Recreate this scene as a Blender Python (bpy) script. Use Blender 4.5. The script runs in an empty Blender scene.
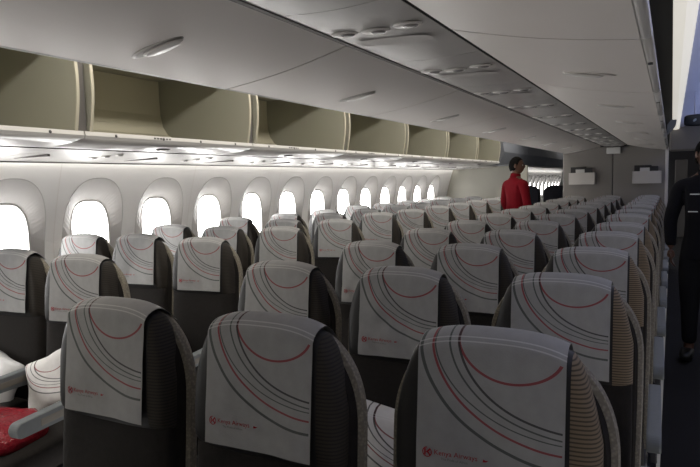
import bpy, bmesh, math, random
from mathutils import Vector, Matrix
random.seed(7)
sc = bpy.context.scene
COL = sc.collection
PI = math.pi
EYE = 1.5                                   # height of the camera over the cabin floor
ORD = ['zeroth', 'first', 'second', 'third', 'fourth', 'fifth', 'sixth', 'seventh', 'eighth', 'ninth', 'tenth',
       'eleventh', 'twelfth', 'thirteenth', 'fourteenth', 'fifteenth', 'sixteenth']

# ------------------------------------------------------------------ materials
def mat(name, col, rough=.6, metal=0, noise=0, nscale=40, bump=0, bscale=200, emit=0, ecol=None, spec=.4, sheen=0, transm=0):
    m = bpy.data.materials.new(name); m.use_nodes = True
    nt = m.node_tree; b = nt.nodes['Principled BSDF']
    b.inputs['Base Color'].default_value = (*col, 1)
    b.inputs['Roughness'].default_value = rough
    b.inputs['Metallic'].default_value = metal
    b.inputs['Specular IOR Level'].default_value = spec
    if sheen: b.inputs['Sheen Weight'].default_value = sheen
    if transm: b.inputs['Transmission Weight'].default_value = transm
    tc = nt.nodes.new('ShaderNodeTexCoord')
    if noise:
        n = nt.nodes.new('ShaderNodeTexNoise'); n.inputs['Scale'].default_value = nscale; n.inputs['Detail'].default_value = 4
        nt.links.new(tc.outputs['Object'], n.inputs['Vector'])
        r = nt.nodes.new('ShaderNodeMapRange'); r.inputs['To Min'].default_value = 1 - noise; r.inputs['To Max'].default_value = 1 + noise
        nt.links.new(n.outputs['Fac'], r.inputs['Value'])
        mx = nt.nodes.new('ShaderNodeVectorMath'); mx.operation = 'SCALE'; mx.inputs[0].default_value = col
        nt.links.new(r.outputs['Result'], mx.inputs['Scale']); nt.links.new(mx.outputs['Vector'], b.inputs['Base Color'])
    if bump:
        n = nt.nodes.new('ShaderNodeTexNoise'); n.inputs['Scale'].default_value = bscale; n.inputs['Detail'].default_value = 3
        nt.links.new(tc.outputs['Object'], n.inputs['Vector'])
        bp = nt.nodes.new('ShaderNodeBump'); bp.inputs['Strength'].default_value = bump; bp.inputs['Distance'].default_value = .01
        nt.links.new(n.outputs['Fac'], bp.inputs['Height']); nt.links.new(bp.outputs['Normal'], b.inputs['Normal'])
    if emit:
        b.inputs['Emission Color'].default_value = (*(ecol or col), 1); b.inputs['Emission Strength'].default_value = emit
    return m

def tan_weave(name, c1, c2, scale, axis_z=True):
    """ribbed / honeycomb textile on the sides of the headrest and the shell"""
    m = mat(name, c1, .75)
    nt = m.node_tree; b = nt.nodes['Principled BSDF']
    tc = nt.nodes.new('ShaderNodeTexCoord')
    if axis_z:
        w = nt.nodes.new('ShaderNodeTexWave'); w.bands_direction = 'Z'; w.inputs['Scale'].default_value = scale
        out = w.outputs['Fac']
    else:
        w = nt.nodes.new('ShaderNodeTexVoronoi'); w.inputs['Scale'].default_value = scale
        out = w.outputs['Distance']
    nt.links.new(tc.outputs['Object'], w.inputs['Vector'])
    cr = nt.nodes.new('ShaderNodeValToRGB')
    cr.color_ramp.elements[0].color = (*c1, 1); cr.color_ramp.elements[1].color = (*c2, 1)
    cr.color_ramp.elements[1].position = .6
    nt.links.new(out, cr.inputs['Fac']); nt.links.new(cr.outputs['Color'], b.inputs['Base Color'])
    return m

def striped_cloth(name, base, pillow=False):
    """off white non-woven cloth printed with red and dark nested curves, drawn from the UVs of the cloth"""
    m = mat(name, base, .85, sheen=.1)
    nt = m.node_tree; b = nt.nodes['Principled BSDF']; L = nt.links
    uv = nt.nodes.new('ShaderNodeUVMap'); sp = nt.nodes.new('ShaderNodeSeparateXYZ'); L.new(uv.outputs['UV'], sp.inputs[0])
    def M(op, a, c=None, d=None):
        n = nt.nodes.new('ShaderNodeMath'); n.operation = op
        for i, q in enumerate((a, c, d)):
            if q is None: continue
            if isinstance(q, (int, float)): n.inputs[i].default_value = q
            else: L.new(q, n.inputs[i])
        return n.outputs[0]
    U = sp.outputs[0]; V = M('SUBTRACT', 1.0, sp.outputs[1]); Vc = M('MAXIMUM', M('SUBTRACT', V, .12), 0.0)
    # (centre u, semi-axis a, semi-axis b, line half width in u, colour)
    RED, DK, GR = (.25, .02, .028), (.022, .022, .024), (.05, .062, .058)
    arcs = [(.64, .35, .265, .008, RED), (.95, .66, .48, .0075, DK), (.96, .735, .52, .006, GR),
            (.95, .845, .61, .0075, RED), (.95, .93, .695, .010, GR), (.93, .81, .55, .0045, GR)]
    noise = nt.nodes.new('ShaderNodeTexNoise'); noise.inputs['Scale'].default_value = 9; noise.inputs['Detail'].default_value = 6
    L.new(uv.outputs['UV'], noise.inputs['Vector'])
    sc_ = nt.nodes.new('ShaderNodeVectorMath'); sc_.operation = 'SCALE'; sc_.inputs[0].default_value = base
    L.new(M('ADD', .84, M('MULTIPLY', noise.outputs['Fac'], .32)), sc_.inputs['Scale'])
    cur = sc_.outputs['Vector']
    for cu, a, bb, t, c in arcs:
        du = M('DIVIDE', M('SUBTRACT', U, cu), a)
        d = M('SQRT', M('ADD', M('MULTIPLY', du, du), M('POWER', M('DIVIDE', Vc, bb), 2.0)))
        on = M('LESS_THAN', M('ABSOLUTE', M('SUBTRACT', d, 1.0)), t / a * 1.15)
        on = M('MULTIPLY', on, M('LESS_THAN', U, .985))
        if cu < .9: on = M('MULTIPLY', on, M('MINIMUM', M('ADD', M('GREATER_THAN', Vc, .085), M('LESS_THAN', U, .64)), 1.0))
        mx = nt.nodes.new('ShaderNodeMix'); mx.data_type = 'RGBA'
        L.new(M('MULTIPLY', on, .85), mx.inputs[0]); L.new(cur, mx.inputs[6]); mx.inputs[7].default_value = (*c, 1)
        cur = mx.outputs[2]
    # two stitched lines along the top of the cloth
    for vv in (.135, .165):
        on = M('LESS_THAN', M('ABSOLUTE', M('SUBTRACT', V, vv)), .004)
        mx = nt.nodes.new('ShaderNodeMix'); mx.data_type = 'RGBA'
        L.new(M('MULTIPLY', on, .25), mx.inputs[0]); L.new(cur, mx.inputs[6]); mx.inputs[7].default_value = (1, 1, 1, 1)
        cur = mx.outputs[2]
    L.new(cur, b.inputs['Base Color'])
    n2 = nt.nodes.new('ShaderNodeTexNoise'); n2.inputs['Scale'].default_value = 90
    L.new(uv.outputs['UV'], n2.inputs['Vector'])
    bp = nt.nodes.new('ShaderNodeBump'); bp.inputs['Strength'].default_value = .15; bp.inputs['Distance'].default_value = .004
    L.new(n2.outputs['Fac'], bp.inputs['Height']); L.new(bp.outputs['Normal'], b.inputs['Normal'])
    return m

M_ = {}
M_['fabric'] = mat('charcoal seat fabric', (.0185, .0162, .0150), .85, noise=.25, nscale=60, bump=.2, bscale=300, spec=.2)
M_['leather'] = mat('dark headrest leather', (.014, .0135, .0145), .55, noise=.15, nscale=30)
M_['ribbed'] = tan_weave('shaded ribbed side fabric', (.012, .0105, .009), (.032, .026, .020), 38)  # darkened copy: shade on the inner seats put into the colour
M_['ribbedlit'] = tan_weave('lit ribbed side fabric', (.055, .042, .028), (.21, .16, .105), 38)  # lighter copy of the same fabric: right aisle light put into the colour
M_['shell'] = tan_weave('honeycomb taupe shell', (.34, .31, .25), (.20, .18, .145), 130, False)
M_['cover'] = striped_cloth('printed headrest cloth', (.315, .315, .315))
M_['pillowcloth'] = striped_cloth('printed pillow cloth', (.78, .77, .76))
M_['redprint'] = mat('red print', (.33, .02, .03), .8)
M_['greyprint'] = mat('grey print', (.14, .14, .14), .8)
M_['arm'] = mat('blue grey armrest plastic', (.165, .18, .19), .45, noise=.08)
M_['armpad'] = mat('beige armrest side', (.22, .205, .18), .5, noise=.08)
M_['base'] = mat('dark seat frame metal', (.06, .06, .065), .5, .3, noise=.1)
M_['redplastic'] = mat('red blanket under film', (.24, .012, .022), .2, noise=.35, nscale=14, bump=1.0, bscale=30)
M_['film'] = mat('clear plastic film white', (.75, .75, .76), .25, noise=.15, nscale=18, bump=.7, bscale=25)
M_['wall'] = mat('warm white sidewall', (.86, .85, .84), .55, noise=.03, nscale=6)
M_['recess'] = mat('shaded window recess', (.44, .425, .415), .6, noise=.03)  # same sidewall, darkened in colour for the shade under the overhang
M_['frame'] = mat('window frame grey', (.80, .78, .76), .5, noise=.03)
M_['pane'] = mat('daylit window pane', (.9, .9, .9), .2, emit=17.0, ecol=(1, .985, .96))
M_['ceil'] = mat('cabin ceiling plastic', (.82, .79, .765), .5, noise=.03, nscale=5)
M_['bin'] = mat('bin outer plastic', (.74, .70, .67), .42, noise=.03, nscale=4)
M_['binin'] = mat('bin lining beige', (.56, .53, .42), .6, noise=.04, nscale=6)
M_['bindiv'] = mat('bin end lining grey green', (.31, .305, .255), .6, noise=.04, nscale=6)
M_['binedge'] = mat('bin edge cream', (.48, .45, .36), .5)
M_['gap'] = mat('joint grey', (.16, .15, .145), .7)  # dark grey of joints, slots and small fittings
M_['lip'] = mat('white bin lip', (.60, .59, .58), .35)
M_['psu'] = mat('satin service panel', (.45, .435, .425), .36, noise=.05, nscale=8, spec=.55)
M_['psudark'] = mat('service panel recess', (.50, .48, .465), .5)
M_['lamp'] = mat('reading light bezel', (.72, .70, .68), .3)
M_['lens'] = mat('reading light lens', (.30, .29, .29), .2)
M_['chrome'] = mat('latch metal', (.5, .49, .48), .3, .5)
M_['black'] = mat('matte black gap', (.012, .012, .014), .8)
M_['bulk'] = mat('bulkhead grey laminate', (.24, .225, .215), .5, noise=.04, nscale=5)
M_['pocket'] = mat('pocket light plastic', (.58, .56, .545), .45)
M_['mag'] = mat('dark magazine cover', (.03, .03, .035), .4)
M_['paper'] = mat('pale paper', (.6, .6, .6), .7)
M_['part'] = mat('cream partition laminate', (.36, .35, .305), .5, noise=.03, nscale=4)
M_['carpet'] = mat('dark aisle carpet', (.007, .0065, .008), .95, noise=.3, nscale=80, bump=.3, bscale=300)
M_['strip'] = mat('floor path strip', (.5, .48, .42), .5, emit=.045, ecol=(1, .98, .88))
M_['cove'] = mat('cove light', (1, .96, .88), .5, emit=4.5, ecol=(1, .96, .89))
M_['cream'] = mat('glowing cream cove panel', (.85, .81, .70), .5, emit=.55, ecol=(1, .95, .82))  # own glow stands in for cove light falling on the panel
M_['blue'] = mat('ceiling pale lavender', (.55, .56, .66), .5, noise=.04, nscale=3)
M_['sign'] = mat('dark sign housing', (.02, .024, .03), .3)
M_['signmark'] = mat('sign pictogram', (.25, .3, .34), .4)
M_['darkgrey'] = mat('galley dark panel', (.05, .05, .055), .6, noise=.1)
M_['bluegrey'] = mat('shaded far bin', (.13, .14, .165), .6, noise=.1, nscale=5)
M_['skin'] = mat('brown skin', (.10, .048, .030), .5, noise=.08)
M_['hair'] = mat('black hair', (.004, .0038, .0038), .9, spec=.08, bump=.6, bscale=120)
M_['redjacket'] = mat('red jacket', (.13, .004, .009), .9, noise=.12, nscale=20, bump=.15, bscale=60, spec=.1)
M_['suit'] = mat('black suit cloth', (.006, .006, .009), .85, noise=.15, spec=.15)
M_['trouser'] = mat('dark trousers', (.009, .009, .011), .85, noise=.15, spec=.15)
M_['shoe'] = mat('black shoe leather', (.012, .012, .012), .35)
M_['eye'] = mat('eye white', (.5, .48, .46), .3)
M_['white'] = mat('white trim', (.7, .7, .7), .5)
M_['screen'] = mat('dark marks', (.06, .06, .06), .5)

# ------------------------------------------------------------------ helpers
def link(name, me, parent=None, loc=None):
    o = bpy.data.objects.new(name, me); COL.objects.link(o)
    if parent is not None: o.parent = parent
    if loc is not None: o.location = loc
    return o
def obj(name, bm, mats, parent=None, smooth=False, loc=None):
    me = bpy.data.meshes.new(name)
    bmesh.ops.recalc_face_normals(bm, faces=bm.faces)
    bm.to_mesh(me); bm.free()
    for m in (mats if isinstance(mats, (list, tuple)) else [mats]): me.materials.append(m)
    if smooth:
        for p in me.polygons: p.use_smooth = True
    return link(name, me, parent, loc)
def tag(o, label, cat, group=None):
    o['label'] = label; o['category'] = cat
    if group: o['group'] = group
    return o
def thing(name, label, cat, loc=(0, 0, 0), rz=0, group=None):
    o = bpy.data.objects.new(name, None); COL.objects.link(o); o.location = loc; o.rotation_euler = (0, 0, rz)
    o.empty_display_size = .1
    return tag(o, label, cat, group)
def struct(name, bm, m, smooth=False):
    o = obj(name, bm, m, None, smooth); o['kind'] = 'structure'; return o
def copy_tree(o, parent=None):
    c = o.copy(); COL.objects.link(c)
    if parent is not None: c.parent = parent
    for ch in list(o.children): copy_tree(ch, c)
    return c
def box(bm, x0, x1, y0, y1, z0, z1, bevel=0, seg=2, mi=0):
    r = bmesh.ops.create_cube(bm, size=1)
    vs = r['verts']
    for v in vs:
        v.co = Vector((x0 + (v.co.x + .5) * (x1 - x0), y0 + (v.co.y + .5) * (y1 - y0), z0 + (v.co.z + .5) * (z1 - z0)))
    fs = list({f for v in vs for f in v.link_faces})
    for f in fs: f.material_index = mi
    if bevel:
        es = list({e for v in vs for e in v.link_edges})
        bmesh.ops.bevel(bm, geom=es, offset=bevel, segments=seg, affect='EDGES', profile=.5)
    return bm
def bx(*a, **k): return box(bmesh.new(), *a, **k)
def sgnpow(c, e): return math.copysign(abs(c) ** e, c)
def superell(bm, c, r, e1=.5, e2=.5, nu=28, nv=16, fn=None):
    """rounded cushion-like solid"""
    rings = []
    top = bm.verts.new(Vector(c) + Vector((0, 0, r[2]))); bot = bm.verts.new(Vector(c) - Vector((0, 0, r[2])))
    for j in range(1, nv):
        ph = -PI / 2 + PI * j / nv; row = []
        for i in range(nu):
            th = 2 * PI * i / nu
            row.append(bm.verts.new((c[0] + r[0] * sgnpow(math.cos(ph), e1) * sgnpow(math.cos(th), e2),
                                     c[1] + r[1] * sgnpow(math.cos(ph), e1) * sgnpow(math.sin(th), e2),
                                     c[2] + r[2] * sgnpow(math.sin(ph), e1))))
        rings.append(row)
    for i in range(nu):
        k = (i + 1) % nu
        bm.faces.new((bot, rings[0][k], rings[0][i])); bm.faces.new((top, rings[-1][i], rings[-1][k]))
        for j in range(len(rings) - 1):
            bm.faces.new((rings[j][i], rings[j][k], rings[j + 1][k], rings[j + 1][i]))
    return bm
def tube(bm, pts, r, n=10, cap=True):
    rings = []; pts = [Vector(p) for p in pts]
    for k, p in enumerate(pts):
        d = (pts[min(k + 1, len(pts) - 1)] - pts[max(k - 1, 0)]).normalized()
        a = d.cross(Vector((0, 0, 1)));  a = a if a.length > .01 else d.cross(Vector((1, 0, 0)))
        a.normalize(); b = d.cross(a)
        rr = r[k] if isinstance(r, (list, tuple)) else r
        rings.append([bm.verts.new(p + rr * (math.cos(2 * PI * i / n) * a + math.sin(2 * PI * i / n) * b)) for i in range(n)])
    for q in range(len(rings) - 1):
        for i in range(n):
            bm.faces.new((rings[q][i], rings[q][(i + 1) % n], rings[q + 1][(i + 1) % n], rings[q + 1][i]))
    if cap: bm.faces.new(rings[0]); bm.faces.new(rings[-1])
    return bm
def sweep_y(bm, prof, y0, y1, close=False, thick=0, mi=0, ny=1):
    """extrude an (x,z) profile along the cabin"""
    n = len(prof)
    rows = [[bm.verts.new((x, y0 + (y1 - y0) * k / ny, z)) for x, z in prof] for k in range(ny + 1)]
    fs = []
    for k in range(ny):
        for i in range(n if close else n - 1):
            f = bm.faces.new((rows[k][i], rows[k][(i + 1) % n], rows[k + 1][(i + 1) % n], rows[k + 1][i])); f.material_index = mi; fs.append(f)
    if close:
        for r in (rows[0], rows[-1]):
            f = bm.faces.new(r); f.material_index = mi
    return bm
def disc(bm, c, n, rx, ry, depth=.006, seg=20, mi=0, ax=None):
    """low lens shaped bezel: c centre, n normal"""
    n = Vector(n).normalized(); a = Vector(ax).normalized() if ax else n.orthogonal().normalized(); a = (a - n * a.dot(n)).normalized(); b = n.cross(a)
    r0 = [bm.verts.new(Vector(c) + rx * math.cos(2 * PI * i / seg) * a + ry * math.sin(2 * PI * i / seg) * b) for i in range(seg)]
    r1 = [bm.verts.new(Vector(c) + n * depth + .78 * (rx * math.cos(2 * PI * i / seg) * a + ry * math.sin(2 * PI * i / seg) * b)) for i in range(seg)]
    for i in range(seg):
        f = bm.faces.new((r0[i], r0[(i + 1) % seg], r1[(i + 1) % seg], r1[i])); f.material_index = mi
    f = bm.faces.new(r1); f.material_index = mi
    f = bm.faces.new(r0); f.material_index = mi
    return bm

# ------------------------------------------------------------------ camera
F_PX, YAW, PITCH, ROLL = 600.01, .4929, .0861, -.0242
cy, sy, cp, sp_ = math.cos(YAW), math.sin(YAW), math.cos(PITCH), math.sin(PITCH)
fw = Vector((-sy * cp, cy * cp, -sp_)); rt = Vector((cy, sy, 0)); up = rt.cross(fw)
cr, sr = math.cos(ROLL), math.sin(ROLL)
r2 = cr * rt + sr * up; u2 = -sr * rt + cr * up
cam = bpy.data.cameras.new('camera'); camo = bpy.data.objects.new('camera', cam); COL.objects.link(camo)
cam.sensor_width = 36; cam.lens = F_PX / 700 * 36; cam.clip_start = .02; cam.clip_end = 100
camo.matrix_world = Matrix(((r2.x, u2.x, -fw.x, 0), (r2.y, u2.y, -fw.y, 0), (r2.z, u2.z, -fw.z, EYE), (0, 0, 0, 1)))
sc.camera = camo
sc.view_settings.view_transform = 'Standard'; sc.view_settings.look = 'None'
sc.view_settings.exposure = 0

# ------------------------------------------------------------------ SETTING
Y0, Y1 = -1.2, 26.0
BULK_Y = 10.8; PART_Y = 11.1
WP = .661; WY = 3.055                        # window pitch, centre of one window
def win_y(k): return WY + (k - 1) * WP

struct('floor', bx(-4.1, 4.0, Y0, Y1, -.05, 0), M_['carpet'])
struct('trim_1', bx(-.044, -.026, Y0, 22, 0.0005, .006, bevel=.002), M_['strip'])

# left sidewall: one continuous panel with an arched scoop and a reveal around each window
XT, XM, XB = -3.70, -3.80, -3.86             # inner face at the cove, at window middle, near the floor
def wall_x(z):
    Z = z - EYE
    if Z > -.40: t = (Z + .40) / .585; return -3.845 + .155 * t ** 1.25
    t = min(1, (-.40 - Z) / 1.1); return -3.845 + .12 * t * t
ZT, ZB = EYE + .185, EYE - .78
def arch_pts(n=64):
    """outline of the recess (dy, z): round top, straight sides, round foot"""
    w, top, foot = .265, EYE + .073, EYE - .70
    P = []
    for i in range(n):
        a = 2 * PI * i / n + PI / n
        c, s = math.cos(a), math.sin(a)
        mid = EYE - .29
        if s >= 0: P.append((w * sgnpow(c, .8), mid + (top - mid) * sgnpow(s, .86)))
        else: P.append((w * sgnpow(c, .6), mid + (mid - foot) * sgnpow(s, .6)))
    return P
def win_pts(hw, hh, zc, n=64, e=.67):
    return [(hw * sgnpow(math.cos(2 * PI * i / n + PI / n), e), zc + hh * sgnpow(math.sin(2 * PI * i / n + PI / n), e)) for i in range(n)]
def rect_pts(hw, zt, zb, n=64):
    P = []
    ca = arch_pts(n); zc = EYE - .30
    for (dy, z) in ca:
        dx, dz = dy, z - zc
        k = 1e9
        if abs(dx) > 1e-6: k = min(k, hw / abs(dx))
        if dz > 1e-6: k = min(k, (zt - zc) / dz)
        if dz < -1e-6: k = min(k, (zb - zc) / dz)
        P.append((dx * k, zc + dz * k))
    # snap the nearest samples onto the corners
    for cx_, cz_ in ((hw, zt), (-hw, zt), (hw, zb), (-hw, zb)):
        j = min(range(n), key=lambda i: (P[i][0] - cx_) ** 2 + (P[i][1] - cz_) ** 2); P[j] = (cx_, cz_)
    return P
WINC = EYE - .350; WHH = .245; WHW = .155
XR = -3.862                                   # the flat plane at the back of the scoops
def wall_left():
    bm = bmesh.new(); N = 64
    A, R, Wn = arch_pts(N), rect_pts(WP / 2, ZT, ZB, N), win_pts(WHW + .012, WHH + .012, WINC, N)
    for k in WINS:
        yc = win_y(k)
        ro = [bm.verts.new((wall_x(z), yc + dy, z)) for dy, z in R]
        ri = [bm.verts.new((wall_x(z), yc + dy, z)) for dy, z in A]
        rj = [bm.verts.new((wall_x(z) - .0015, yc + dy * .985, WINC + (z - WINC) * .985)) for dy, z in A]
        rw = [bm.verts.new((XR, yc + dy, z)) for dy, z in Wn]
        for i in range(N):
            j = (i + 1) % N
            bm.faces.new((ro[i], ro[j], ri[j], ri[i])).material_index = 0
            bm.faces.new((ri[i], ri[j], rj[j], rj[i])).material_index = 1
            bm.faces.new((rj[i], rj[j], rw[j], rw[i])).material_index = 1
    ys = [win_y(k) for k in WINS]
    # dado below and the blank stretches between window runs
    for a, b in ((Y0, ys[0] - WP / 2), (win_y(12) + WP / 2, win_y(14) - WP / 2), (ys[-1] + WP / 2, Y1)):
        if b - a > .01: sweep_y(bm, [(wall_x(ZB + (ZT - ZB) * i / 10), ZB + (ZT - ZB) * i / 10) for i in range(11)], a, b)
    sweep_y(bm, [(wall_x(ZB * i / 6), ZB * i / 6) for i in range(7)], Y0, Y1)
    return struct('wall_left', bm, [M_['wall'], M_['recess']])
WINS = list(range(-3, 13)) + list(range(14, 34))
wall_left()
# vertical joints of the sidewall panels, every second window
n_tr = 2
for k in range(0, 13, 2):
    y = win_y(k) + WP / 2
    bm = bmesh.new()
    zs = [ZB + (ZT - .01 - ZB) * i / 12 for i in range(13)]
    a = [bm.verts.new((wall_x(z) + .0025, y - .004, z)) for z in zs]; b = [bm.verts.new((wall_x(z) + .0025, y + .004, z)) for z in zs]
    for i in range(12): bm.faces.new((a[i], a[i + 1], b[i + 1], b[i]))
    struct('trim_%d' % n_tr, bm, M_['frame']); n_tr += 1
# windows: frame ring, deep reveal and the bright pane
def window_mesh():
    bm = bmesh.new(); N = 64
    r = [win_pts(WHW + .014, WHH + .014, WINC, N), win_pts(WHW + .008, WHH + .008, WINC, N), win_pts(WHW + .004, WHH + .004, WINC, N), win_pts(WHW, WHH, WINC, N)]
    xs = (XR + .001, XR + .004, XR + .002, XR - .03)
    rg = [[bm.verts.new((x, dy, z)) for dy, z in p] for x, p in zip(xs, r)]
    for q in range(3):
        for i in range(N):
            j = (i + 1) % N; bm.faces.new((rg[q][i], rg[q][j], rg[q + 1][j], rg[q + 1][i]))
    return bm
def pane_mesh():
    bm = bmesh.new(); N = 64
    a = [bm.verts.new((XR - .022, dy, z)) for dy, z in win_pts(WHW + .002, WHH + .002, WINC, N)]
    b = [bm.verts.new((XR - .03, dy, z)) for dy, z in win_pts(WHW + .002, WHH + .002, WINC, N)]
    bm.faces.new(a); bm.faces.new(list(reversed(b)))
    for i in range(N): bm.faces.new((a[i], b[i], b[(i + 1) % N], a[(i + 1) % N]))
    return bm
wf = pf = None
for n, k in enumerate(WINS):
    if wf is None:
        w = obj('window_%d' % (n + 1), window_mesh(), M_['frame'], None, False); wf = w
        p = obj('pane', pane_mesh(), M_['pane'], w); pf = p
    else:
        w = wf.copy(); COL.objects.link(w); w.name = 'window_%d' % (n + 1)
        p = pf.copy(); COL.objects.link(p); p.parent = w
    w['kind'] = 'structure'; w.location = (0, win_y(k), 0)

# cove: bright line where the wall meets the underside of the bins
struct('trim_30', sweep_y(bmesh.new(), [(-3.686, EYE + .190), (-3.646, EYE + .190), (-3.646, EYE + .1965), (-3.686, EYE + .1965)], Y0, 24, True), M_['cove'])
# outer shell so the cabin is a closed room
struct('ceiling', sweep_y(bmesh.new(), [(-3.74, EYE + .19), (-3.80, EYE + .5), (-3.5, EYE + .95), (-2.6, EYE + 1.12), (-1.9, EYE + 1.06), (-1.2, EYE + 1.0), (-.45, EYE + .98)], Y0, Y1), M_['ceil'])
struct('wall_back', bx(-4.1, 4.0, Y0 - .06, Y0, 0, EYE + 1.4), M_['part'])
struct('wall_far', bx(-4.1, 4.0, Y1, Y1 + .06, 0, EYE + 1.4), M_['darkgrey'])
struct('wall_right', sweep_y(bmesh.new(), [(2.3, 0), (2.35, .8), (2.3, 1.6), (2.1, EYE + .6)], Y0, Y1), M_['wall'])
# right aisle ceiling: cream panel with its cove light put in as glow, then the lavender panel in blue mood light
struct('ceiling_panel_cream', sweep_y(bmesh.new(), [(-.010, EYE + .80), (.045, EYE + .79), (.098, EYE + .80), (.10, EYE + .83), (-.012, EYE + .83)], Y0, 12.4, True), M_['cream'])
struct('ceiling_right', sweep_y(bmesh.new(), [(.10, EYE + .82), (.3, EYE + .88), (.6, EYE + .90), (1.0, EYE + .84), (1.5, EYE + .62), (2.15, EYE + .55)], Y0, Y1), M_['blue'])
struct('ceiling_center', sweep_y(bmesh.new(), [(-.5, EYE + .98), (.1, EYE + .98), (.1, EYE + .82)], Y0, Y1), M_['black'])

# bulkhead behind the last row of the middle block
bm = bmesh.new()
box(bm, -1.645, -.868, BULK_Y, BULK_Y + .06, 0.0, EYE + .47, bevel=.012)
box(bm, -.858, -.085, BULK_Y, BULK_Y + .06, 0.0, EYE + .47, bevel=.012)
bh = struct('wall_bulkhead', bm, M_['bulk'])
struct('trim_31', bx(-.868, -.858, BULK_Y + .012, BULK_Y + .05, 0, EYE + .47), M_['black'])
struct('trim_32', bx(-.10, -.055, BULK_Y - .01, BULK_Y + .07, 0, EYE + .42, bevel=.008), M_['pocket'])
# closet wall on the left behind the last left row
bm = bmesh.new()
box(bm, -3.86, -2.30, PART_Y, PART_Y + .06, 0, EYE + .22, bevel=.015)
struct('wall_closet', bm, M_['part'])
# ------------------------------------------------------------------ overhead bins
BL = 1.30; BY0 = 1.95                        # bin length, first visible joint
# --- middle bins, hanging open: left and right bucket of each bay
def arc_prof(xs, z0, xe, z1, sag, n=10):
    P = []
    for i in range(n + 1):
        t = i / n
        P.append((xs + (xe - xs) * t, z0 + (z1 - z0) * t - sag * math.sin(PI * t) ** 1))
    return P
def middle_bin_mesh(side, y0, y1):
    """side -1: left, +1: right. bucket seen from below"""
    xc = -.84
    p = arc_prof(xc + side * .192, EYE + .490, xc + side * .752, EYE + .386, .012)
    bm = bmesh.new()
    q = [(x, z + .02) for x, z in p]
    sweep_y(bm, p + list(reversed(q)), y0, y1, True)
    return bm
for side, sname in ((-1, 'left'), (1, 'right')):
    for k in range(-2, 7):
        y0 = BY0 + BL * k + .006; y1 = y0 + BL - .012
        if y0 > BULK_Y - .3: continue
        y1 = min(y1, BULK_Y - .005); y0 = max(y0, Y0 + .02)
        vis = k + 2
        t = thing('overhead_bin', 'open middle overhead bin hanging on the %s, %s bay from the camera end' % (sname, ORD[vis + 1]),
                  'overhead bin', (-.84, (y0 + y1) / 2, EYE + .45), 0, 'middle overhead bins, %s side' % sname)
        def put(name, bm, m, smooth=False, parent=t):
            for v in bm.verts: v.co -= Vector((-.84, (y0 + y1) / 2, EYE + .45))
            return obj(name, bm, m, parent, smooth)
        put('bucket', middle_bin_mesh(side, y0, y1), M_['bin'])
        xe = -.84 + side * .752
        # rolled outer lip of the bucket
        lb = bmesh.new()
        xo = xe + side * .030
        sweep_y(lb, [(xe, EYE + .388), (xe + side * .012, EYE + .3845), (xo, EYE + .388), (xo + side * .003, EYE + .400), (xo - side * .006, EYE + .412), (xe, EYE + .41)], y0, y1, True)
        put('lip', lb, M_['lip'], True)
        # bucket end walls
        for yy in (y0 + .002, y1 - .014):
            eb = bmesh.new()
            pr = arc_prof(-.84 + side * .20, EYE + .50, xe - side * .004, EYE + .40, .012)
            topz = EYE + .74
            pr = pr + [(xe - side * .05, EYE + .56), (xe - side * .16, EYE + .69), (-.84 + side * .45, topz), (-.84 + side * .20, topz)]
            sweep_y(eb, pr, yy, yy + .012, True)
            ew = put('end_wall', eb, M_['bindiv'] if side < 0 else M_['black'])  # right ones black: darkness inside the open bin put into the colour
            if side > 0:
                tb = bmesh.new(); tube(tb, [(xe - .010, yy, EYE + .43), (xe - .055, yy, EYE + .56), (xe - .165, yy, EYE + .69)], .005, 8)
                put('edge_trim', tb, M_['gap'], True, ew)
        # recessed finger latch on the bottom of the bucket
        ym = (y0 + y1) / 2 if (k > -2) else y1 - .65
        xl = -.84 + side * .53; zl = EYE + .4165; ym += .06
        tilt = -.18 * side
        nrm = Vector((tilt * -1 * -1, 0, -1))
        fb = bmesh.new(); disc(fb, (xl, ym, zl), (side * -.19, 0, -1), .110, .034, .004, 28, ax=(1, 0, 0))
        fo = put('latch', fb, M_['psudark'] if side < 0 else M_['bin'], True)
        hb = bmesh.new(); disc(hb, (xl - side * .02, ym, zl - .004), (side * -.19, 0, -1), .082, .024, .007, 24, ax=(1, 0, 0))
        put('latch_paddle', hb, M_['lamp'], True, fo)  # pale colour stands in for the bright highlight on the handle
        hb = bmesh.new(); disc(hb, (xl + side * .085, ym, zl - .0045), (side * -.19, 0, -1), .018, .022, .0015, 16, ax=(1, 0, 0))
        put('latch_recess', hb, M_['gap'], True, fo)
        # seat row placards on the right lip
        if side > 0:
            pb = bmesh.new()
            for dy in (.20, .225):
                box(pb, xe + .006, xe + .022, y0 + dy + .2, y0 + dy + .215, EYE + .3825, EYE + .3845)
            put('placard', pb, M_['screen'])
# spine of the middle bins above the service strip, closing them from the ceiling
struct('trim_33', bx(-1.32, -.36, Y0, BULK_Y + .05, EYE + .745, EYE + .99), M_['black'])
# dark joint lines along both sides of the service strip
struct('trim_34', bx(-.662, -.640, Y0, BULK_Y, EYE + .492, EYE + .515), M_['black'])
struct('trim_35', bx(-1.044, -1.0235, Y0, BULK_Y, EYE + .4865, EYE + .512), M_['gap'])
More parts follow.
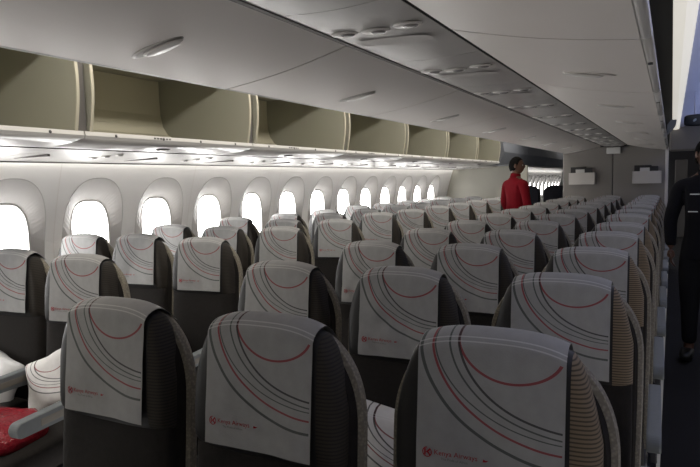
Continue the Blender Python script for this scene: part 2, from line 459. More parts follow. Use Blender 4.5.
# --- service strip over the middle seats
RPITCH = .8128
def reading_lights(parent, ctr, xs, y, zf, off, rad=.036, nrm=(0, 0, -1), nm='reading_light'):
    for x in xs:
        b = bmesh.new(); disc(b, (x - off[0], y - off[1], zf(x) - off[2]), nrm, rad * 1.3, rad * .8, .006, 24, ax=(1, 0, 0))
        r = obj(nm, b, M_['lamp'], parent, True)
        b = bmesh.new(); disc(b, (x + .012 - off[0], y - off[1], zf(x) - .0062 - off[2]), nrm, rad * .62, rad * .45, .004, 16, ax=(1, 0, 0))
        obj('lens', b, M_['lens'], r, True)
for k in range(-3, 12):
    y = 1.775 + RPITCH * k
    ya, yb = y - RPITCH / 2 + .14, y + RPITCH / 2 + .14
    yb = min(yb, BULK_Y - .01)
    if ya > BULK_Y - .3 or yb < Y0 + .3: continue
    org = (-.84, y, EYE + .49)
    t = thing('service_panel', 'service panel with three reading lights over middle seats, %s from camera end' % ORD[k + 4], 'ceiling panel', org, 0, 'service panels over the middle seats')
    b = bmesh.new(); sweep_y(b, arc_prof(-1.024 + .84, 0, -.662 + .84, 0, .010) + [(.178, .02), (-.184, .02)], ya + .002 - y, yb - .002 - y, True)
    obj('panel', b, M_['psu'], t)
    obj('housing', bx(-.15, .15, ya + .02 - y, yb - .02 - y, .018, .256), M_['gap'], t)
    zf = lambda x: EYE + .490 - .010 * math.sin(PI * (x + 1.024) / .362) - .001
    reading_lights(t, None, (-.955, -.845, -.735), y, zf, org, .040)
    b = bmesh.new()       # shallow oval recess behind the lights
    N = 28
    pts = [((.13 * sgnpow(math.cos(2 * PI * i / N), .6)), .055 * sgnpow(math.sin(2 * PI * i / N), .7)) for i in range(N)]
    vs = [b.verts.new((px + .0 - .01, .165 + py + px * .12, -.0112 + .0)) for px, py in pts]
    vt = [b.verts.new((px * .9 - .01, .165 + py * .8 + px * .12, -.009)) for px, py in pts]
    for i in range(N): b.faces.new((vs[i], vs[(i + 1) % N], vt[(i + 1) % N], vt[i]))
    b.faces.new(vs)
    obj('oxygen_hatch', b, M_['psudark'], t)
# small white box below the strip at the bulkhead
b = bx(-.955, -.745, BULK_Y - .09, BULK_Y - .012, EYE + .352, EYE + .455, bevel=.012)
tag(obj('sensor_box', b, M_['white']), 'small white box hanging at the top of the grey bulkhead over its middle seam', 'box')

# --- outboard bins over the left seats, hanging open
def left_bin(k):
    y0 = BY0 + BL * k + .034; y1 = y0 + BL - .068
    org = Vector((-2.47, (y0 + y1) / 2, EYE + .25))
    t = thing('overhead_bin', 'open empty beige-lined overhead bin above left windows, %s from camera end' % ORD[k + 4], 'overhead bin', org, 0, 'open overhead bins above the left seats')
    def put(name, bm, m, smooth=False, parent=t):
        for v in bm.verts: v.co -= org
        return obj(name, bm, m, parent, smooth)
    # lining: floor, coved foot, back, roof
    prof = [(-2.49, EYE + .262), (-2.9, EYE + .285), (-3.10, EYE + .325), (-3.17, EYE + .36), (-3.215, EYE + .42), (-3.235, EYE + .50), (-3.240, EYE + .62), (-3.240, EYE + .74)]
    b = bmesh.new()
    fl = [(x, z) for x, z in prof]
    out = [(x - (.012 if i > 1 else 0), z - .012) for i, (x, z) in enumerate(prof)]
    sweep_y(b, fl + list(reversed(out)), y0, y1, True)
    for f in b.faces: f.material_index = 0
    put('lining', b, M_['binin'])
    # end walls with a curved cream front edge
    for yy, s in ((y0, 1), (y1 - .014, -1)):
        front = [(-2.475 + .030 * math.sin(PI * i / 10), EYE + .262 + .46 * i / 10) for i in range(11)]
        pr = [(x, z) for x, z in prof] + [(-2.475, EYE + .74)] + list(reversed(front))[1:]
        b = bmesh.new(); sweep_y(b, pr, yy, yy + .014, True)
        w = put('end_wall', b, M_['bindiv'])
        b = bmesh.new()
        e = front + [(x + .006, z) for x, z in reversed(front)]
        sweep_y(b, e, yy - .001, yy + .0145, True)
        put('edge_trim', b, M_['binedge'], False, w)
    # white lip along the front of the bucket with its little fasteners
    b = bmesh.new()
    sweep_y(b, [(-2.468, EYE + .236), (-2.462, EYE + .250), (-2.468, EYE + .270), (-2.50, EYE + .272), (-2.50, EYE + .24)], y0 - .03, y1 + .03, True)
    lp = put('lip', b, M_['lip'])
    for f in (.12, .38, .62, .88):
        b = bmesh.new(); disc(b, (-2.4625, y0 + (y1 - y0) * f, EYE + .256), (1, 0, .1), .008, .008, .002, 10)
        put('fastener', b, M_['screen'], False, lp)
    b = bmesh.new()
    for i in range(6):
        box(b, -2.465, -2.4625, y0 + .40 + i * .022, y0 + .412 + i * .022, EYE + .2535, EYE + .2615)
    put('placard', b, M_['screen'], False, lp)
    # belly of the bucket, lit from the cove
    b = bmesh.new()
    sweep_y(b, [(-2.468, EYE + .236), (-2.56, EYE + .219), (-2.70, EYE + .208), (-2.83, EYE + .212), (-2.83, EYE + .235), (-2.5, EYE + .25)], y0 - .028, y1 + .028, True)
    put('belly', b, M_['psu'], True)
    b = bmesh.new(); disc(b, (-2.62, (y0 + y1) / 2, EYE + .2135), (.15, 0, -1), .05, .034, .005, 24, ax=(0, 1, 0))
    l = put('latch', b, M_['gap'], True)
    b = bmesh.new(); disc(b, (-2.62, (y0 + y1) / 2, EYE + .2085), (.15, 0, -1), .03, .02, .003, 18, ax=(0, 1, 0))
    put('latch_paddle', b, M_['chrome'], True, l)
    return t
for k in range(-2, 6):
    left_bin(k)
# dark filler between neighbouring buckets, and the housing above that shades the bins
b = bmesh.new()
for k in range(-2, 7):
    y = BY0 + BL * k
    box(b, -3.2, -2.485, y - .028, y + .028, EYE + .26, EYE + .745)
struct('trim_36', b, M_['gap'])
struct('trim_37', sweep_y(bmesh.new(), [(-2.47, EYE + .722), (-2.45, EYE + .735), (-2.45, EYE + 1.10), (-2.47, EYE + 1.10)], Y0, 9.78, True), M_['bin'])
struct('trim_38', bx(-3.30, -2.47, Y0, 9.78, EYE + .742, EYE + .76), M_['bindiv'])
# service panels under the left bins
for k in range(-1, 12):
    y = 1.70 + RPITCH * k
    ya, yb = y - RPITCH / 2, y + RPITCH / 2
    org = (-3.2, y, EYE + .2)
    t = thing('service_panel', 'glossy service panel under the left overhead bins, %s from the camera end' % ORD[k + 2], 'ceiling panel', org, 0, 'service panels under the left bins')
    b = bmesh.new()
    pz = lambda x: .208 - .030 * ((-x - 2.835) / .80)
    pr = [(x + 3.2, pz(x) - .2) for x in (-2.835, -3.0, -3.2, -3.4, -3.63)]
    sweep_y(b, pr + [(pr[-1][0], .03), (pr[0][0], .03)], ya - y + .003, min(yb, 11.09) - y - .003, True)
    obj('panel', b, M_['psu'], t)
    zf = lambda x: EYE + pz(x) - .001
    reading_lights(t, None, (-3.00, -3.12, -3.24), y + .1, zf, org, .030, (.04, 0, -1))
    b = bx(.05 - .28, .36 - .28, -.30, -.285, -.016, .004)
    obj('air_slot', b, M_['gap'], t)
struct('trim_39', bx(-2.836, -2.829, Y0, 9.78, EYE + .2065, EYE + .24), M_['gap'])
struct('trim_43', bx(-3.644, -3.630, Y0, 11.0, EYE + .1705, EYE + .18), M_['gap'])
struct('trim_40', bx(-3.74, -3.625, Y0, 24, EYE + .197, EYE + .24), M_['lip'])

# next cabin zone behind the red-jacketed person: shaded closed bins and their underside
for k in range(4):
    y0 = 9.80 + 1.9 * k
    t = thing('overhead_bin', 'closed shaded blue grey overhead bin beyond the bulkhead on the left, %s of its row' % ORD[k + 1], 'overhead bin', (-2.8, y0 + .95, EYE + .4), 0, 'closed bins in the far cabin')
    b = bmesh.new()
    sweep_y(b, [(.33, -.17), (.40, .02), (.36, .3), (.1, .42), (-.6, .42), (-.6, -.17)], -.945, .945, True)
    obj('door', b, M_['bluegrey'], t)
    b = bmesh.new(); disc(b, (.352, 0, -.12), (1, 0, -.3), .05, .02, .006, 18, ax=(0, 1, 0))
    obj('latch', b, M_['gap'], t)
struct('trim_41', sweep_y(bmesh.new(), [(-2.47, EYE + .20), (-2.9, EYE + .195), (-3.64, EYE + .185), (-3.64, EYE + .225), (-2.47, EYE + .225)], 12.05, 24, True), M_['psu'])
struct('wall_galley', bx(-1.62, -.12, 16.5, 16.6, 0, EYE + .9), M_['darkgrey'])

# ------------------------------------------------------------------ SEATS
LEAN = math.tan(math.radians(4.5))
def lean(bm, z0=1.19):
    for v in bm.verts: v.co.y += (v.co.z - z0) * LEAN
    return bm
def arch(a, b, zc, zb, n=40, e=2.3):
    """outline of the seat back: (x,z) from lower left over the top to lower right"""
    P = [(-a * .97, zb), (-a * .985, zb + (zc - zb) * .4), (-a, zb + (zc - zb) * .8)]
    for i in range(n + 1):
        th = PI - PI * i / n
        P.append((a * sgnpow(math.cos(th), 2 / e), zc + b * sgnpow(math.sin(th), 2 / e)))
    return P + [(a, zb + (zc - zb) * .8), (a * .985, zb + (zc - zb) * .4), (a * .97, zb)]
def arch_solid(layers, zc, zb, mids=None):
    """layers: (y, a, b) from front to back"""
    bm = bmesh.new(); rings = []
    for y, a, b in layers:
        rings.append([bm.verts.new((x, y, z)) for x, z in arch(a, b, zc, zb)])
    n = len(rings[0])
    for q in range(len(rings) - 1):
        for i in range(n):
            f = bm.faces.new((rings[q][i], rings[q][(i + 1) % n], rings[q + 1][(i + 1) % n], rings[q + 1][i]))
            if mids: f.material_index = mids[q]
    bm.faces.new(rings[0]); f = bm.faces.new(rings[-1])
    if mids: f.material_index = mids[-1]
    return bm
HZ = 1.19
def crown(x): return -.022 * (abs(x) / .152) ** 3 if abs(x) < .152 else -.022 - .17 * ((abs(x) - .152) / .059) ** 1.7
def headrest_mesh():
    bm = bmesh.new(); rings = []; N = 30; NX = 26; hw = .211
    for k in range(NX + 1):
        t = -1 + 2 * k / NX
        x = hw * sgnpow(math.sin(t * PI / 2), .75)
        d = .045 * max(.02, (1 - abs(x / hw) ** 14)) ** .5
        zt = HZ + crown(x) - .010; zb = .845 + .02 * abs(x / hw) ** 4
        row = []
        for i in range(N):
            a = 2 * PI * i / N
            c, s = math.cos(a), math.sin(a)
            y = .047 + d * sgnpow(c, .7)
            zm = (zt + zb) / 2; hh = (zt - zb) / 2
            row.append(bm.verts.new((x, y, zm + hh * sgnpow(s, .42))))
        rings.append(row)
    for q in range(NX):
        for i in range(N):
            f = bm.faces.new((rings[q][i], rings[q][(i + 1) % N], rings[q + 1][(i + 1) % N], rings[q + 1][i]))
            xm = (rings[q][i].co.x + rings[q + 1][i].co.x) / 2
            f.material_index = 1 if xm > .156 else 0
    bm.faces.new(rings[0]).material_index = 0; bm.faces.new(rings[-1]).material_index = 1
    return lean(bm)
CW, CH = .148, .352                             # half width and cloth length measured from the back edge of the top
def cover_pt(u, v, off=0.0):
    """u across 0..1, v along the cloth from the ridge (0) down the front (1)"""
    x = -CW + 2 * CW * u
    r = .046
    s = v * CH - .012                               # arc length past the ridge
    c = crown(x)
    rr = r + off
    arc = .060
    # go over the rounded top: quarter of a flattened ellipse, then straight down
    if s < arc:
        a = (s / arc) * PI / 2
        y = .047 - rr * math.sin(max(a, -1.2)); z = HZ - .030 + (.030 + off) * math.cos(a) + c
        if s < 0: y = .047 - s
    else:
        y = .047 - rr; z = HZ - .030 - (s - arc) + c * max(0, 1 - (s - arc) / .20)
    if v > .3: y -= (.003 + .003 * math.sin(u * 7.0 + 1)) * min(1, (v - .3) / .5)
    y += (z - HZ) * LEAN
    return Vector((x, y, z))
def text_tris(body, size):
    cu = bpy.data.curves.new('t', 'FONT'); cu.body = body; cu.size = size; cu.resolution_u = 2
    o = bpy.data.objects.new('t', cu); COL.objects.link(o)
    dg = bpy.context.evaluated_depsgraph_get(); me = o.evaluated_get(dg).to_mesh()
    V = [v.co.copy() for v in me.vertices]; Fs = [tuple(p.vertices) for p in me.polygons]
    o.evaluated_get(dg).to_mesh_clear(); bpy.data.objects.remove(o); bpy.data.curves.remove(cu)
    return V, Fs
def cover_mesh(u_text=True, wob=0.0, seed=0):
    bm = bmesh.new(); uvl = bm.loops.layers.uv.new('UVMap'); NU, NV = 20, 36
    rnd = random.Random(seed); ph = [rnd.uniform(0, 6) for _ in range(6)]
    def W(u, v):
        return wob * (math.sin(u * 9 + ph[0] + v * 3) * .5 + math.sin(v * 11 + ph[1] - u * 5) * .35) * min(1, max(0, v - .1) * 2)
    g = [[None] * (NV + 1) for _ in range(NU + 1)]
    gb = [[None] * (NV + 1) for _ in range(NU + 1)]
    for i in range(NU + 1):
        for j in range(NV + 1):
            u, v = i / NU, -.18 + 1.18 * j / NV
            p = cover_pt(u, v, .0035); p.y -= abs(W(u, v))
            g[i][j] = bm.verts.new(p); 
    for i in range(NU):
        for j in range(NV):
            f = bm.faces.new((g[i][j], g[i + 1][j], g[i + 1][j + 1], g[i][j + 1])); f.smooth = True
            for lp, (a, b) in zip(f.loops, ((i, j), (i + 1, j), (i + 1, j + 1), (i, j + 1))):
                lp[uvl].uv = (a / NU, 1 - (-.18 + 1.18 * b / NV))
    n_cloth = len(bm.faces)
    if u_text:
        def stamp(V, Fs, u0, v0, mi):
            vs = [bm.verts.new(cover_pt(u0 + q.x / (2 * CW), v0 - q.y / CH, .0065) - Vector((0, abs(W(u0 + q.x / (2 * CW), v0 - q.y / CH)), 0))) for q in V]
            for f in Fs:
                try: bm.faces.new([vs[k] for k in f]).material_index = mi
                except ValueError: pass
        stamp(*text_tris('Kenya Airways', .0150), .135, .845, 1)
        stamp(*text_tris('The Pride of Africa', .0072), .185, .872, 2)
        # ring with a bold K inside
        V = []; Fs = []; N = 24
        for i in range(N):
            a = 2 * PI * i / N
            V += [Vector((.0105 * math.cos(a), .0105 * math.sin(a), 0)), Vector((.0086 * math.cos(a), .0086 * math.sin(a), 0))]
        for i in range(N):
            j = (i + 1) % N
            if 4 <= i <= 5: continue
            Fs.append((2 * i, 2 * j, 2 * j + 1, 2 * i + 1))
        stamp(V, Fs, .085, .838, 1)
        K = [[(-.0062, -.0065), (-.0028, -.0065), (-.0028, .0065), (-.0062, .0065)],
             [(-.0028, -.0005), (.0042, .0068), (.0074, .0056), (.0004, -.0018)],
             [(-.0010, .0002), (.0058, -.0072), (.0082, -.0050), (.0018, .0022)]]
        for q in K: stamp([Vector((*p, 0)) for p in q], [(0, 1, 2, 3)], .085, .838, 1)
        # small winged mark to the right of the words
        stamp([Vector((*p, 0)) for p in ((0, 0), (.007, .001), (.012, .005), (.006, .004), (.001, .006))], [(0, 1, 2, 3, 4)], .475, .845, 1)
    return bm
def seat_cushion_mesh():
    bm = superell(bmesh.new(), (0, -.355, .42), (.226, .275, .065), .35, .25, 36, 10)
    return bm
def armrest_mesh(x):
    bm = bmesh.new()
    prof = []
    for i in range(13):
        a = PI / 2 + PI * i / 12
        prof.append((-.575 + .030 * math.cos(a), .610 + .030 * math.sin(a)))
    prof = [(-.06, .648)] + [(-.30, .645)] + prof + [(-.30, .578), (-.06, .570)]
    n = len(prof); X = (x - .0225, x - .017, x + .017, x + .0225); S = (.93, 1, 1, .93)
    cyy, czz = -.3, .61
    rows = [[bm.verts.new((xx, y + (cyy - y) * (1 - s) * .15, czz + (z - czz) * s)) for y, z in prof] for xx, s in zip(X, S)]
    for q in range(3):
        for i in range(n):
            bm.faces.new((rows[q][i], rows[q][(i + 1) % n], rows[q + 1][(i + 1) % n], rows[q + 1][i]))
    bm.faces.new(rows[0]); bm.faces.new(rows[-1])
    return bm
def make_seat():
    root = thing('airline_seat', 'seat', 'seat')
    # hard shell with its pale rim
    bm = arch_solid([(.076, .226, .229), (.079, .236, .239), (.094, .2395, .243), (.108, .233, .236), (.140, .20, .205)], .936, .34, [0, 0, 0, 0, 0])
    obj('back_shell', lean(bm), M_['shell'], root)
    bm = arch_solid([(.040, .165, .175), (.044, .195, .20), (.058, .217, .22), (.082, .2255, .2285)], .936, .36)
    obj('backrest', lean(bm), M_['fabric'], root)
    # lower back cushion, swelling forward under the headrest
    bm = superell(bmesh.new(), (0, .066, .70), (.212, .050, .33), .4, .35, 32, 14)
    obj('back_cushion', lean(bm), M_['fabric'], root, True)
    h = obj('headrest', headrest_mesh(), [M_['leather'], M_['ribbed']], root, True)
    cv = obj('headrest_cover', cover_mesh(True, .0025, 1), [M_['cover'], M_['redprint'], M_['greyprint']], h)
    cv['label'] = 'grey white cloth printed with red and dark curves'
    obj('seat_cushion', seat_cushion_mesh(), M_['fabric'], root, True)
    bm = bx(-.235, .235, -.60, -.02, .30, .365, bevel=.02)
    obj('seat_pan', bm, M_['base'], root)
    for s in (-1, 1):
        bm = bmesh.new(); tube(bm, [(s * .17, -.52, .31), (s * .17, -.50, .02)], .018, 10); box(bm, s * .17 - .02, s * .17 + .02, -.56, -.12, .0, .03, bevel=.004)
        tube(bm, [(s * .17, -.18, .02), (s * .17, -.16, .31)], .018, 10)
        obj('leg', bm, M_['base'], root)
    def add_arm(s):
        a = obj('armrest', armrest_mesh(s * .2575), M_['arm'], root)
        bm = bx(s * .2575 - .0235, s * .2575 + .0235, -.50, -.12, .592, .628, bevel=.006)
        obj('side_inlay', bm, M_['armpad'], a)
        bm = bx(s * .2575 - .014, s * .2575 + .014, -.10, -.045, .33, .60, bevel=.006)
        obj('strut', bm, M_['base'], a)
        return a
    add_arm(1)
    return root, add_arm
ROW1 = 1.1047
XS = {'A': -1.357, 'B': -.840, 'C': -.304, 'P': -2.457, 'Q': -2.990, 'R': -3.522}
def row_y(k): return ROW1 + (k - 1) * RPITCH
proto, add_arm = make_seat()
arm2 = add_arm(-1)                              # second armrest, kept only on seats at the left end of a block
proto_cover_alts = []
for s in (2, 3, 4):
    b = cover_mesh(True, .006 if s < 4 else .009, s); me = bpy.data.meshes.new('headrest_cover'); bmesh.ops.recalc_face_normals(b, faces=b.faces); b.to_mesh(me); b.free()
    for m in (M_['cover'], M_['redprint'], M_['greyprint']): me.materials.append(m)
    proto_cover_alts.append(me)
left_end = copy_tree(proto)                     # two-armed seat
# one-armed version: drop the second arm from the prototype
for ch in [c for c in arm2.children] + [arm2]: bpy.data.objects.remove(ch)
seats = []
WHERE = {'A': 'left seat of middle block', 'B': 'centre seat of middle block', 'C': 'right aisle seat of middle block',
         'P': 'left block beside left aisle', 'Q': 'middle seat of left block', 'R': 'window seat of left block'}
GRP = {'A': 'middle block seats', 'B': 'middle block seats', 'C': 'middle block seats', 'P': 'left block seats', 'Q': 'left block seats', 'R': 'left block seats'}
used = {'one': False, 'two': False}
first_of = {'A': 1, 'B': 1, 'C': 1, 'P': 2, 'Q': 2, 'R': 3}
rnd = random.Random(3)
SEAT = {}
for c in 'ABCPQR':
    for k in range(first_of[c], 13):
        two = c in 'AR'
        src = left_end if two else proto; key = 'two' if two else 'one'
        if not used[key]: o = src; used[key] = True
        else: o = copy_tree(src)
        o.location = (XS[c], row_y(k), 0); o.rotation_euler.z = math.radians(8 if c in 'PQR' else 1)
        if (c, k) == ('A', 1):
            o['label'] = 'front left seat, nearest the camera, dark back with a printed cloth over its headrest'
        elif (c, k) == ('B', 1):
            o['label'] = 'front centre seat between its two front neighbours, dark with a printed cloth over its headrest'
        elif (c, k) == ('C', 1):
            o['label'] = 'large front right seat cut off by the bottom edge, pale printed cloth on its headrest'
        elif (c, k) == ('P', 2):
            o['label'] = 'left block aisle seat holding a printed pillow and a red blanket pack, second row'
        else:
            o['label'] = 'dark seat with printed headrest cloth, %s, %s row from camera' % (WHERE[c], ORD[k])
        o['category'] = 'seat'; o['group'] = GRP[c]
        if c in 'PQR': o.location.y -= .04 + (.03 if k == 2 else 0)
        if (c, k) == ('C', 1): o.location.x -= .012; o.location.y += .06
        if (c, k) == ('C', 2): o.location.y += .03
        SEAT[(c, k)] = o; seats.append(o)
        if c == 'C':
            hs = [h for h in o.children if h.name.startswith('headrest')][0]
            hs.material_slots[1].link = 'OBJECT'; hs.material_slots[1].material = M_['ribbedlit']
        cov = [g for h in o.children for g in h.children if g.name.startswith('headrest_cover')][0]
        q = rnd.randrange(4)
        if q and not (c in 'ABC' and k == 1): cov.data = proto_cover_alts[q - 1]
        if c in 'QR' or rnd.random() < .35: cov.location.z = rnd.uniform(-.006, .006) if c in 'ABC' else rnd.uniform(-.004, .012)
# ------------------------------------------------------------------ pillows and packs on the seats
def pillow_mesh(w=.19, h=.135, t=.052):
    bm = bmesh.new(); uvl = bm.loops.layers.uv.new('UVMap'); N = 22
    def P(i, j, s):
        a, b = -1 + 2 * i / N, -1 + 2 * j / N
        th = t * (max(0, 1 - a ** 4) * max(0, 1 - b ** 4)) ** .45
        k = 1 - .07 * (1 - abs(b)) * abs(a) ** 4; k2 = 1 - .10 * (1 - abs(a)) * abs(b) ** 4
        return Vector((a * w * k, -s * th + .006 * math.sin(a * 6 + b * 3) * (1 if abs(a) < 1 and abs(b) < 1 else 0), b * h * k2))
    for s in (1, -1):
        g = [[bm.verts.new(P(i, j, s)) for j in range(N + 1)] for i in range(N + 1)]
        for i in range(N):
            for j in range(N):
                f = bm.faces.new((g[i][j], g[i + 1][j], g[i + 1][j + 1], g[i][j + 1])); f.smooth = True
                for lp, (a, b) in zip(f.loops, ((i, j), (i + 1, j), (i + 1, j + 1), (i, j + 1))): lp[uvl].uv = (a / N, b / N)
    bmesh.ops.remove_doubles(bm, verts=bm.verts, dist=1e-5)
    return bm
pl0 = None
for (c, k, dx, rz, ry, lab) in [('P', 2, -.02, .15, -.42, 'white pillow with red curved stripes on the left aisle seat beside the red pack'),
                        ('Q', 2, .02, -.1, .2, 'white pillow in clear film at the left picture edge behind an armrest'),
                        ('B', 2, .06, .1, .12, 'white pillow with red stripes seen low between the front centre and front right seats'),
                        ('C', 2, -.05, 0, .15, 'white pillow on the second right aisle seat of middle block'),
                        ('P', 4, .06, 0, .1, 'white pillow on the left aisle seat of the fourth row')]:
    if pl0 is None: o = pl0 = obj('pillow', pillow_mesh(), M_['pillowcloth'], None)
    else: o = pl0.copy(); COL.objects.link(o)
    if (c, k) == ('Q', 2):
        o.data = o.data.copy(); o.data.materials.clear(); o.data.materials.append(M_['film'])
    o.location = (XS[c] + dx, row_y(k) - .185, .625 - (.06 if (c, k) in (('P', 3), ('Q', 2)) else 0)); o.rotation_euler = (-.30, ry, rz)
    tag(o, lab, 'pillow', 'pillows on the seats')
# red blanket pack lying on the second-row left aisle seat
bm = superell(bmesh.new(), (0, 0, 0), (.19, .16, .05), .55, .5, 48, 24)
rr = random.Random(5)
from mathutils import noise as mnoise
for v in bm.verts:
    n = mnoise.noise(v.co * 9) * .018 + mnoise.noise(v.co * 27) * .007
    v.co += Vector((n * .6, n * .6, n))
    v.co.z = max(v.co.z, -.05)
o = obj('blanket_pack', bm, M_['redplastic'], None, True, (XS['P'] + .03, row_y(2) - .52, .515)); o.rotation_euler = (.0, 0, .2)
tag(o, 'crumpled red blanket pack in shiny film on the left aisle seat, bottom left corner', 'blanket')
# ------------------------------------------------------------------ bulkhead pockets and what is in them
for i, (xa, xb, nm) in enumerate(((-1.53, -1.135, 'left'), (-.56, -.155, 'right'))):
    xm = (xa + xb) / 2
    t = thing('literature_pocket', 'pale plastic wall pocket on the grey bulkhead, %s one of the two' % nm, 'pocket', (xm, BULK_Y, EYE - .14), 0, 'pockets on the bulkhead')
    w = (xb - xa) / 2
    bm = bmesh.new()
    sweep_y(bm, [(-w, 0), (w, 0), (w, .195), (-w, .195)], -.085, -.065, True); 
    obj('front_panel', bm, M_['pocket'], t)
    obj('bottom_panel', bx(-w, w, -.066, 0, .0, .015, bevel=.003), M_['pocket'], t)
    for s in (-1, 1): obj('side_panel', bx(s * w - .008, s * w + .008, -.085, 0, .0, .195, bevel=.003), M_['pocket'], t)
    for j, (dx, ww, hh, m) in enumerate(((-.06, .125, .275, 'mag'), (.03, .13, .255, 'mag'), (-.03, .07, .235, 'paper'))):
        b = bx(-ww, ww, -.007, .007, 0, hh, bevel=.004)
        o = obj('magazine', b, M_[m], None, False, (xm + dx, BULK_Y - .018 - .016 * j, EYE - .124))
        tag(o, ['dark magazine standing at the back of the %s bulkhead pocket', 'dark shorter magazine in the middle of the %s bulkhead pocket', 'pale leaflet at the front of the %s bulkhead pocket'][j] % nm, 'magazine', 'magazines in the bulkhead pockets')
# ------------------------------------------------------------------ right side: end bracket, hanging sign, far doorway
bm = bmesh.new(); sweep_y(bm, [(-.052, EYE + .415), (.02, EYE + .50), (.03, EYE + .545), (-.02, EYE + .545), (-.052, EYE + .50)], 6.95, 7.35, True)
tag(obj('bin_end_cap', bm, M_['arm']), 'blue grey end cap between the dark bin gap and the lavender ceiling', 'cap')
t = thing('overhead_sign', 'dark oval overhead sign hanging under the lavender ceiling, top right', 'sign', (.30, 7.4, EYE + .56))
bm = superell(bmesh.new(), (0, 0, 0), (.20, .03, .062), .35, .6, 36, 12); obj('housing', bm, M_['sign'], t, True)
bm = bmesh.new(); disc(bm, (-.02, -.031, .005), (0, -1, 0), .028, .028, .001, 18); disc(bm, (-.10, -.0315, .0), (0, -1, 0), .02, .012, .001, 14); obj('pictogram', bm, M_['signmark'], t)
bm = bmesh.new(); tube(bm, [(-.1, 0, .055), (-.1, 0, .31)], .008); obj('hanger', bm, M_['blue'], t)
bm = bmesh.new(); tube(bm, [(.1, 0, .055), (.1, 0, .33)], .008); obj('hanger', bm, M_['blue'], t)
struct('wall_far_right', bx(-.05, 2.3, 18.0, 18.1, 0, EYE + .9), M_['darkgrey'])
struct('trim_42', bx(-.05, 2.3, 12.4, 12.9, EYE + .42, EYE + .9, bevel=.03), M_['bulk'])
tag(obj('galley_cart', bx(.06, .32, 16.2, 16.9, 0.0, EYE + .33, bevel=.02), M_['gap']), 'tall pale galley unit standing far down the dark right aisle', 'galley unit')
# two big dark seats of the next cabin, seen through the left aisle
for i, (x, y) in enumerate(((-2.32, 14.2), (-2.95, 14.2))):
    t = thing('large_seat', 'big dark seat in the far cabin, %s' % ('beside the aisle' if i == 0 else 'further from the aisle'), 'seat', (x, y, 0), 0, 'far cabin seats')
    bm = arch_solid([(0, .24, .16), (.02, .27, .19), (.14, .27, .19), (.17, .24, .16)], 1.12, .36, None)
    obj('backrest', bm, M_['suit'], t)
    bm = superell(bmesh.new(), (0, -.3, .42), (.27, .3, .08), .35, .25); obj('seat_cushion', bm, M_['suit'], t, True)
    obj('seat_pan', bx(-.25, .25, -.55, .1, 0, .36, bevel=.02), M_['base'], t)

# ------------------------------------------------------------------ PEOPLE
def skin_bm(chains, levels=2):
    """chains: lists of (point, radius) -> one skinned and smoothed mesh"""
    me = bpy.data.meshes.new('sk'); V = []; Eg = []; R = []; idx = {}
    for ch in chains:
        prev = None
        for p, r in ch:
            key = tuple(round(q, 4) for q in p)
            if key not in idx: idx[key] = len(V); V.append(p); R.append(r)
            if prev is not None: Eg.append((prev, idx[key]))
            prev = idx[key]
    me.from_pydata(V, Eg, [])
    o = bpy.data.objects.new('sk', me); COL.objects.link(o)
    md = o.modifiers.new('s', 'SKIN'); md.use_smooth_shade = True
    for i, sv in enumerate(me.skin_vertices[0].data):
        r = R[i]; sv.radius = (r, r) if isinstance(r, (int, float)) else r
    me.skin_vertices[0].data[0].use_root = True
    sb = o.modifiers.new('b', 'SUBSURF'); sb.levels = levels; sb.render_levels = levels
    dg = bpy.context.evaluated_depsgraph_get(); ev = o.evaluated_get(dg); m2 = ev.to_mesh()
    bm = bmesh.new(); bm.from_mesh(m2); ev.to_mesh_clear()
    bpy.data.objects.remove(o)
    return bm
def remesh(bm, vox, smooth=2):
    me = bpy.data.meshes.new('rm'); bm.to_mesh(me); bm.free()
    o = bpy.data.objects.new('rm', me); COL.objects.link(o)
    md = o.modifiers.new('r', 'REMESH'); md.mode = 'VOXEL'; md.voxel_size = vox
    if smooth:
        s = o.modifiers.new('s', 'SMOOTH'); s.iterations = smooth; s.factor = .5
    dg = bpy.context.evaluated_depsgraph_get(); ev = o.evaluated_get(dg); m2 = ev.to_mesh()
    b = bmesh.new(); b.from_mesh(m2); ev.to_mesh_clear(); bpy.data.objects.remove(o)
    return b
def merge(a, b):
    me = bpy.data.meshes.new('m'); b.to_mesh(me); b.free(); a.from_mesh(me); bpy.data.meshes.remove(me); return a
def head_bm(c, yaw, pitch=0):
    """head centre c, looking along -Y then turned by yaw"""
    bm = bmesh.new(); bmesh.ops.create_icosphere(bm, subdivisions=5, radius=1)
    for v in bm.verts:
        x, y, z = v.co
        w, d, h = .076, .094, .116
        k = 1.0
        if z < 0: k = 1 - .30 * (-z) ** 1.6
        X = x * w * k; Yv = y * d * (1 - (.10 * (-z) if z < 0 and y > 0 else 0)); Z = z * h
        if y < 0 and z < 0: Yv -= .010 * (-z) * (-y)                         # jaw
        # face features
        g = lambda ax, az, s1, s2: math.exp(-((x - ax) / s1) ** 2 - ((z - az) / s2) ** 2) if y < 0 else 0
        Yv -= .022 * g(0, -.16, .13, .17) + .010 * g(0, .06, .10, .2)          # nose
        Yv += .011 * (g(.36, .04, .18, .11) + g(-.36, .04, .18, .11))          # eye sockets
        Yv -= .006 * (g(.36, .20, .25, .07) + g(-.36, .20, .25, .07))          # brows
        Yv -= .009 * (g(0, -.46, .22, .06) + g(0, -.58, .20, .06)) - .006 * g(0, -.52, .22, .025)   # lips
        Yv -= .008 * g(0, -.85, .22, .12)                                        # chin
        v.co = Vector((X, Yv, Z))
    for s in (-1, 1):
        superell(bm, (s * .078, .012, -.004), (.011, .020, .032), .9, .9, 14, 10)
    R = Matrix.Rotation(yaw, 4, 'Z') @ Matrix.Rotation(pitch, 4, 'X')
    for v in bm.verts: v.co = R @ v.co + Vector(c)
    return bm
